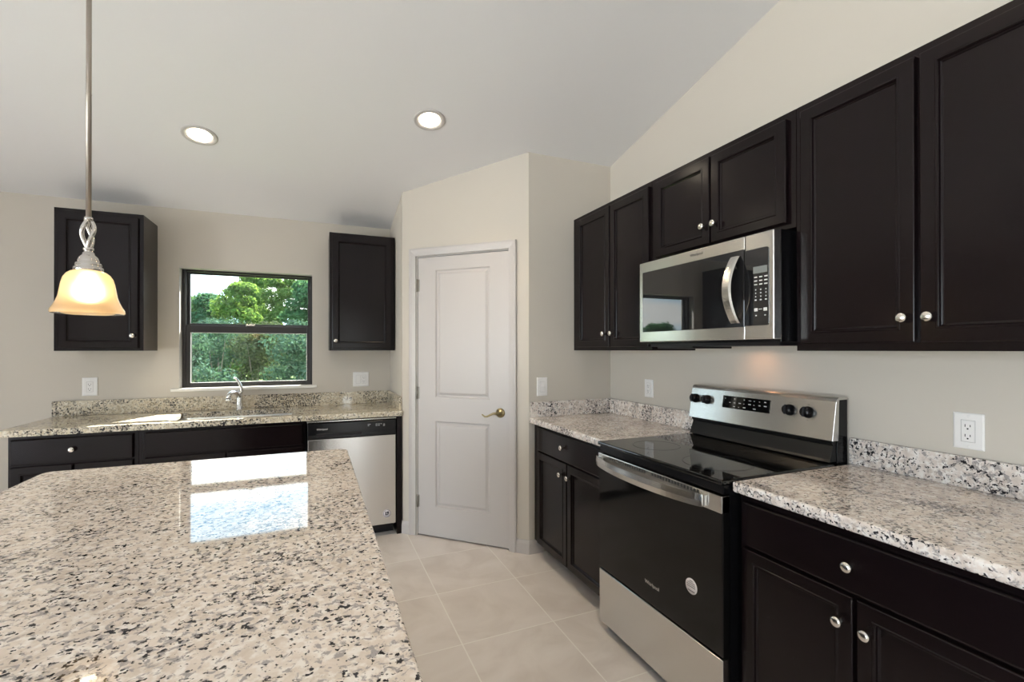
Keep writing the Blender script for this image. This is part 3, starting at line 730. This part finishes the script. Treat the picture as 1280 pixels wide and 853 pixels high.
for y in (1.915, 1.835, 1.380, 1.299):
    kx, kz = ptx(y), 1.107
    n_ = Vector((0, -math.cos(PHI), math.sin(PHI))); o_ = Vector((kx, on_panel(kz), kz)); u_ = Vector((1, 0, 0)); w_ = Vector((0, math.sin(PHI), math.cos(PHI)))
    b = MB(); P_ = []
    for r, d in ((0.024, 0.0), (0.024, 0.006), (0.0215, 0.010), (0.020, 0.026), (0.018, 0.028)):
        P_ += [o_ + n_ * d + u_ * (r * math.cos(2 * PI * k / 24)) + w_ * (r * math.sin(2 * PI * k / 24)) for k in range(24)]
    b.add(P_, [(i * 24 + k, i * 24 + (k + 1) % 24, i * 24 + 24 + (k + 1) % 24, i * 24 + 24 + k) for i in range(4) for k in range(24)] + [tuple(range(96, 120))], True)
    ko = b.build('control_knob', black_m, fp)
    b = MB(); g_ = [(-0.006, -0.021), (0.006, -0.021), (0.004, 0.021), (-0.004, 0.021)]
    b.add([o_ + n_ * 0.026 + u_ * p + w_ * q_ for p, q_ in g_] + [o_ + n_ * 0.036 + u_ * p * .6 + w_ * q_ * .95 for p, q_ in g_],
          [(3, 2, 1, 0), (4, 5, 6, 7), (0, 1, 5, 4), (1, 2, 6, 5), (2, 3, 7, 6), (3, 0, 4, 7)])
    b.build('grip', blackp_m, ko, 0.0015)
    b = MB(); pbox(b, kx - .004, kx + .004, kz + .030, kz + .0315, 0, .0004); pbox(b, kx - .003, kx + .003, kz - .033, kz - .0315, 0, .0004)
    b.build('knob_print', stkink_m, fp)

# ------------------------------------------------------------------ microwave
MY0, MW = 1.978, 0.772
mw = thing('microwave', 'stainless over-the-range microwave with a curved handle', 'microwave', (XR, MY0, 1.395), R90)
MF = -0.415; zb, zt_ = 0.010, 0.4155
MB().box(0.004, MW - 0.004, -0.003, -0.372, 0.0, 0.422).build('body', black_m, mw, 0.002)
sxp = MY0 - 1.332
md = MB().box(0.0, sxp - 0.0012, -0.373, MF, zb, zt_).build('door', steel_m, mw, 0.003)
MB().box(0.026, sxp - 0.0015, -0.40, MF - 0.0025, 0.060, 0.366).build('door_glass', tint_m, md, 0.002)
pn = MB().box(sxp + 0.0012, MW, -0.373, MF, zb, zt_).build('panel_frame', steel_m, mw, 0.003)
b = MB().prism(rrect(sxp + 0.0012, MW - 0.021, 0.063, 0.357, 0.010), 'y', MF + 0.004, MF - 0.0025); cpn = b.build('control_panel', tint_m, pn)
MB().box(MY0 - 1.292, MY0 - 1.232, MF - 0.002, MF - 0.0032, 1.657 - 1.395, 1.683 - 1.395).build('display', lcd_m, cpn)
b = MB()
for i in range(3):
    x = MY0 - 1.288 + i * 0.022
    for j, (z, w_) in enumerate(((1.640, .013), (1.626, .013), (1.612, .013), (1.592, .004), (1.579, .004), (1.566, .004), (1.553, .008))):
        b.box(x + (.013 - w_) / 2, x + (.013 + w_) / 2, MF - .0024, MF - .0030, z - 1.395, z - 1.395 + 0.0045)
for x in (0.0, 0.040): b.box(MY0 - 1.288 + x, MY0 - 1.288 + x + .015, MF - .0024, MF - .0030, 1.512 - 1.395, 1.524 - 1.395)
b.box(MY0 - 1.268, MY0 - 1.254, MF - .0024, MF - .0030, .123, .126)
for x in (0.005, 0.044): b.box(MY0 - 1.288 + x, MY0 - 1.288 + x + .006, MF - .0024, MF - .0030, .099, .103)
b.build('button_print', mark_m, cpn)
n = 24; v = []
for k in range(n + 1):
    s_ = k / n; z = 0.075 + 0.268 * s_; d = 0.050 * math.sin(PI * s_) ** 0.85 + 0.004
    xc = sxp - 0.040
    for x, y in ((xc - .021, MF - d), (xc - .016, MF - d - .009), (xc + .016, MF - d - .009), (xc + .021, MF - d)): v.append((x, y, z))
f = [(k * 4 + j, k * 4 + (j + 1) % 4, k * 4 + 4 + (j + 1) % 4, k * 4 + 4 + j) for k in range(n) for j in range(4)] + [(3, 2, 1, 0), tuple(n * 4 + j for j in range(4))]
MB().add(v, f).build('door_handle', steel_m, md, 0.001)
text('lettering', 'Whirlpool', 0.018, mat('grey_lettering', (0.16, 0.16, 0.16), 0.4, 0.5), md, (MY0 - 1.586, MF - 0.0006, 0.393))
u_ = MB(); hx0, hx1, hy0, hy1 = 0.355, 0.425, -0.075, -0.135
u_.box(0.02, hx0, -0.03, -0.36, -0.014, 0.001).box(hx1, MW - 0.02, -0.03, -0.36, -0.014, 0.001)
u_.box(hx0, hx1, -0.03, hy0, -0.014, 0.001).box(hx0, hx1, hy1, -0.36, -0.014, 0.001).build('underside', blackp_m, mw)
MB().box(0.06, 0.30, -0.10, -0.35, -0.024, -0.013).build('vent_filter', blackp_m, mw, 0.002)
MB().box(hx0, hx1, hy0, hy1, -0.003, 0.0005).build('cooktop_lamp', emit('cooktop_lamp_lens', (1, 0.50, 0.26), 20), mw)

# ------------------------------------------------------------------ wall plates
def plate(name, label, cat, loc, rot, kind, wd=0.080, ht=0.118):
    t = thing(name, label, cat, loc, rot)
    MB().nested(-wd / 2, wd / 2, -ht / 2, ht / 2, [(0, 0), (0, -0.004), (0.004, -0.0065), (0.008, -0.0068)]).build('cover_plate', plate_m, t)
    def rocker(x):
        MB().prism([(-0.0065, -0.033), (-0.0105, -0.033), (-0.0078, 0.0), (-0.0118, 0.033), (-0.0065, 0.033)], 'x', x - 0.0165, x + 0.0165).build('rocker', plate_m, t)
        g = MB(); ring(g, x - .0185, x + .0185, -.036, .036, .0012, .0012, .0012, .0012, -.0066, -.0072); g.build('rocker_gap', mat('plate_gap', (0.45, 0.44, 0.43), 0.6), t)
    def sockets(x):
        MB().box(x - 0.0165, x + 0.0165, -0.0066, -0.0092, -0.033, 0.033).build('receptacle', plate_m, t, 0.0015)
        g = MB(); ring(g, x - .0185, x + .0185, -.036, .036, .0012, .0012, .0012, .0012, -.0066, -.0072); g.build('receptacle_gap', mat('plate_gap', (0.45, 0.44, 0.43), 0.6), t)
        b = MB()
        for z in (0.017, -0.015):
            b.box(x - 0.0075, x - 0.0055, -0.0091, -0.0097, z - 0.004, z + 0.005).box(x + 0.0055, x + 0.0075, -0.0091, -0.0097, z - 0.003, z + 0.004)
            b.lathe([(0.0026, 0), (0.0026, -0.0006)], (x, -0.0091, z - 0.0095), 'y', 10)
        b.build('slot', slot_m, t)
    if kind == 's': rocker(0)
    elif kind == 'o': sockets(0)
    else: rocker(-0.023); sockets(0.023)
    s_ = MB()
    for z in (-0.0485, 0.0485):
        for x in ((0,) if kind != 'so' else (-0.023, 0.023)): s_.lathe([(0.003, 0), (0.0025, -0.0012), (0, -0.0015)], (x, -0.0068, z), 'y', 10)
    s_.build('screw', plate_m, t)
plate('outlet', 'white outlet under the wall cabinet left of the window', 'outlet', (-1.442, YB, 1.110), 0, 'o', 0.086, 0.127)
plate('switch_plate', 'wide white double wall plate right of the window', 'switch plate', (0.362, YB, 1.117), 0, 'so', 0.126, 0.122)
plate('light_switch', 'white rocker switch on the short wall beside the pantry', 'light switch', (1.418, YS, 1.116), 0, 's', 0.078, 0.125)
plate('outlet', 'white outlet on the wall left of the range', 'outlet', (XR, 2.410, 1.118), R90, 'o', 0.080, 0.114)
plate('outlet', 'white outlet at the far right above the foreground counter', 'outlet', (XR, 0.8245, 1.099), R90, 'o', 0.079, 0.118)

# ------------------------------------------------------------------ lamps
CA = math.atan(SL)
def can(x, y, label, power=34):
    t = thing('recessed_light', label, 'ceiling light', (x, y, zceil(y)), 0, 'recessed ceiling lights')
    t.rotation_euler = (-CA if y > YR else CA, 0, 0)
    MB().lathe([(0.092, 0.0), (0.0915, -0.004), (0.086, -0.007), (0.070, -0.005), (0.064, 0.0), (0.060, 0.004)], seg=40, cap=False).build('trim_ring', trim_m, t)
    MB().lathe([(0.0, -0.003), (0.052, -0.003), (0.0605, -0.001)], seg=40).build('lens', lens_m, t)
    l = bpy.data.lights.new('can_lamp', 'SPOT'); l.energy = power; l.color = (1, 0.77, 0.50); l.spot_size = math.radians(125); l.spot_blend = 0.9; l.shadow_soft_size = 0.05
    o = bpy.data.objects.new('can_lamp', l); COL.objects.link(o); o.parent = t; o.location = (0, 0, -0.012)
can(-0.6156, 3.20, 'lit recessed ceiling light above the sink window')
can(0.6211, 2.7116, 'lit recessed ceiling light in front of the pantry door')
can(0.75, 1.00, 'lit recessed ceiling light above the aisle by the range, outside the view')
can(-2.6, 2.70, 'lit recessed ceiling light over the room to the left, outside the view')

pend_m = mat('pendant_nickel', (0.60, 0.57, 0.53), 0.14, 1.0)
px, py, pz = -0.672, 1.920, 1.492
pl = thing('pendant_lamp', 'pendant lamp with an amber bell glass shade hanging over the island', 'pendant lamp', (px, py, pz))
K = 1.5 / 583.64
prof = [(47.0, -3.5), (48.6, -2), (48.0, 1.5), (45.0, 5), (41.3, 11), (38.2, 18), (36.4, 26), (34.8, 34), (32.6, 40.5), (28.8, 45.5), (24.2, 48.7), (18.5, 50.5)]
sh = MB(); KR = K * 0.74
out = [(r * KR, h * K) for r, h in prof]
sh.lathe(out, seg=56, cap=False)
sh.build('shade', shade_m, pl)
MB().lathe([(0.0, -0.030), (0.016, -0.026), (0.026, -0.010), (0.029, 0.006), (0.026, 0.024), (0.017, 0.042), (0.013, 0.060), (0.0, 0.062)], (0, 0, 0.052), seg=20).build('bulb', bulb_m, pl)
cap = [(0, 49), (19.5, 49), (20.0, 52), (19.5, 54.5), (17.0, 55), (17.6, 57.5), (16.8, 60), (14.2, 60.5), (14.4, 63), (12.5, 67), (9.5, 69.5), (8.0, 70.5), (7.8, 73), (6.0, 73.5), (6.0, 76), (7.4, 77), (7.0, 79), (5, 79.5), (0, 79.5)]
MB().lathe([(r * KR, h * K) for r, h in cap], seg=36).build('socket_cap', pend_m, pl)
b = MB()
for k in range(3):
    pts = []; rad = []
    for i in range(19):
        s_ = i / 18; a = 2 * PI / 3 * k + 0.5 + s_ * 2.0; r = (1.8 + 7.0 * math.sin(PI * s_ ** 1.25) ** 0.9) * KR
        pts.append((r * math.cos(a), r * math.sin(a), (78 + 37 * s_) * K)); rad.append(0.0062)
    b.tube(pts, rad, 10)
b.lathe([(0, 113.5 * K), (0.012, 113.5 * K), (0.0105, 117.5 * K), (0.0075, 118.5 * K), (0, 118.6 * K)], seg=20)
b.build('finial', pend_m, pl)
rz = zceil(py) - pz
b = MB().lathe([(0.0072, 118 * K), (0.0072, rz - 0.02)], seg=16)
for z in (1.02, 0.70): b.lathe([(0.0072, z - .003), (0.0082, z), (0.0072, z + .003)], seg=16, cap=False)
b.build('rod', mat('brushed_nickel_rod', (0.40, 0.355, 0.31), 0.3, 1.0), pl)
MB().lathe([(0.0, rz - 0.035), (0.02, rz - 0.035), (0.055, rz - 0.022), (0.062, rz - 0.008), (0.062, rz + 0.012)], seg=32).build('canopy', nickel_m, pl)

# ------------------------------------------------------------------ garden
def gz(x, y): return -0.25
struct('ground', MB().box(-60, 40, YB + 0.2, 90, -0.45, -0.25), lawn_m, 'green ground outside the window', 'ground')
bounce_slab_m = mat('bounce_slab_grey', (0.42, 0.40, 0.37), 0.9)  # unseen grey ground added so that no green light bounces indoors
struct('patio', MB().box(-30, LEFT_X - 0.2, -30, YB + 0.2, -0.45, -0.25).box(LEFT_X - .2, 20, -30, REAR_Y - 0.2, -0.45, -0.25), bounce_slab_m, 'grey slab added out of view outside the other walls for neutral bounce light', 'patio')
def plant(name, label, cat, x, y, H, W, n, leaf, m, seed, group, trunk=True, low=0.0, blobs=16):
    R_ = random.Random(seed)
    t = thing(name, label, cat, (x, y, -0.25), 0, group)
    bl = []
    for k in range(blobs):
        h = R_.uniform(low, 1.0); wr = W * (0.34 + 0.72 * math.sin(PI * min(1, 0.12 + 0.80 * h)))
        a = R_.uniform(0, 2 * PI); rr = wr * math.sqrt(R_.random()) * 0.75
        s_ = R_.uniform(0.24, 0.42) * W
        z = h * H; z = min(z, H - s_ * 0.75); z = max(z, s_ * .3)
        bl.append((rr * math.cos(a), rr * math.sin(a), z, s_, s_ * R_.uniform(.6, .9)))
    v = []; f = []
    for i in range(n):
        cx, cy, cz, sr, sz = bl[R_.randrange(blobs)]
        u = R_.uniform(-1, 1); a = R_.uniform(0, 2 * PI); q = math.sqrt(1 - u * u); rad = R_.uniform(0.55, 1.08)
        c = Vector((cx + sr * rad * q * math.cos(a), cy + sr * rad * q * math.sin(a), max(0.03, cz + sz * rad * u)))
        nrm = Vector((q * math.cos(a) + R_.gauss(0, .5), q * math.sin(a) + R_.gauss(0, .5), u + R_.gauss(0.3, .5))).normalized()
        tx = nrm.orthogonal().normalized(); ty = nrm.cross(tx); ro = R_.uniform(0, 2 * PI)
        e1 = tx * math.cos(ro) + ty * math.sin(ro); e2 = nrm.cross(e1)
        L = leaf * R_.uniform(0.6, 1.3); Wd = L * R_.uniform(0.35, 0.6)
        b0 = len(v)
        v += [c - e1 * L * .5, c + e2 * Wd * .5 + nrm * L * .06, c + e1 * L * .5, c - e2 * Wd * .5 + nrm * L * .06]
        f.append((b0, b0 + 1, b0 + 2, b0 + 3))
    MB().add(v, f).build('foliage', m, t)
    b = MB(); nb = 5 if trunk else 7
    if trunk: b.tube([(0, 0, 0), (0.03 * W, 0.02 * W, H * .35), (0, 0.03 * W, H * .7)], [H * .022, H * .017, H * .008], 8)
    for k in range(nb):
        tx_, ty_, tz_, sr, _s = bl[k]
        z0 = H * .3 if trunk else 0.0
        b.tube([(0.02 * k, 0, z0), (tx_ * .55, ty_ * .55, z0 + (tz_ - z0) * .6), (tx_, ty_, tz_ + .2 * sr)], [H * .008, H * .006, H * .003], 6)
    b.build('trunk' if trunk else 'stem', bark_m, t)
TG, SG = 'trees beyond the window', 'shrubs beyond the window'
far = [(-7.3, 29, 3.7, 1.5, leafb_m), (-3.75, 29, 5.3, 1.5, leafa_m), (-0.2, 29, 5.5, 1.5, leafb_m), (3.4, 29, 5.2, 1.5, leafa_m),
       (-9.2, 33, 4.0, 1.5, leafa_m), (-5.6, 33, 5.0, 1.5, leafb_m), (-2.0, 33, 6.3, 1.5, leafa_m), (1.6, 33, 6.2, 1.5, leafb_m),
       (-7.4, 37, 5.2, 1.5, leafa_m), (-3.8, 37, 6.9, 1.5, leafa_m), (-0.2, 37, 7.0, 1.5, leafb_m), (3.4, 37, 6.6, 1.5, leafa_m),
       (-11.5, 29, 3.6, 1.7, leafb_m), (-15.6, 28, 3.5, 1.7, leafa_m), (-19.7, 27, 3.5, 1.7, leafb_m), (-23.8, 25, 3.3, 1.7, leafa_m), (-27.9, 23, 3.2, 1.7, leafb_m)]
for i, (x, y, H, W, m) in enumerate(far):
    plant('tree', 'green leafy tree standing outside beyond the kitchen window', 'tree', x, y, H, W, 15000, 0.21, m, 100 + i, TG, True, 0.06, 48)
near = [(-2.45, 10.8, 1.85, 0.95, leafc_m), (-0.15, 10.8, 1.80, 0.95, leafc_m), (-3.65, 13.1, 2.05, 0.95, leafc_m), (-1.30, 13.1, 2.1, 0.95, leafd_m), (1.0, 13.1, 2.05, 0.95, leafc_m),
        (-2.55, 15.4, 2.3, 0.95, leafc_m), (-0.20, 15.4, 2.3, 0.95, leafc_m), (-4.9, 15.4, 2.2, 0.95, leafd_m)]
for i, (x, y, H, W, m) in enumerate(near):
    plant('shrub', 'dense green shrub growing outside the lower pane of the kitchen window', 'shrub', x, y, H + .25, W, 10000, 0.085, m, 300 + i, SG, False, 0.0, 40)
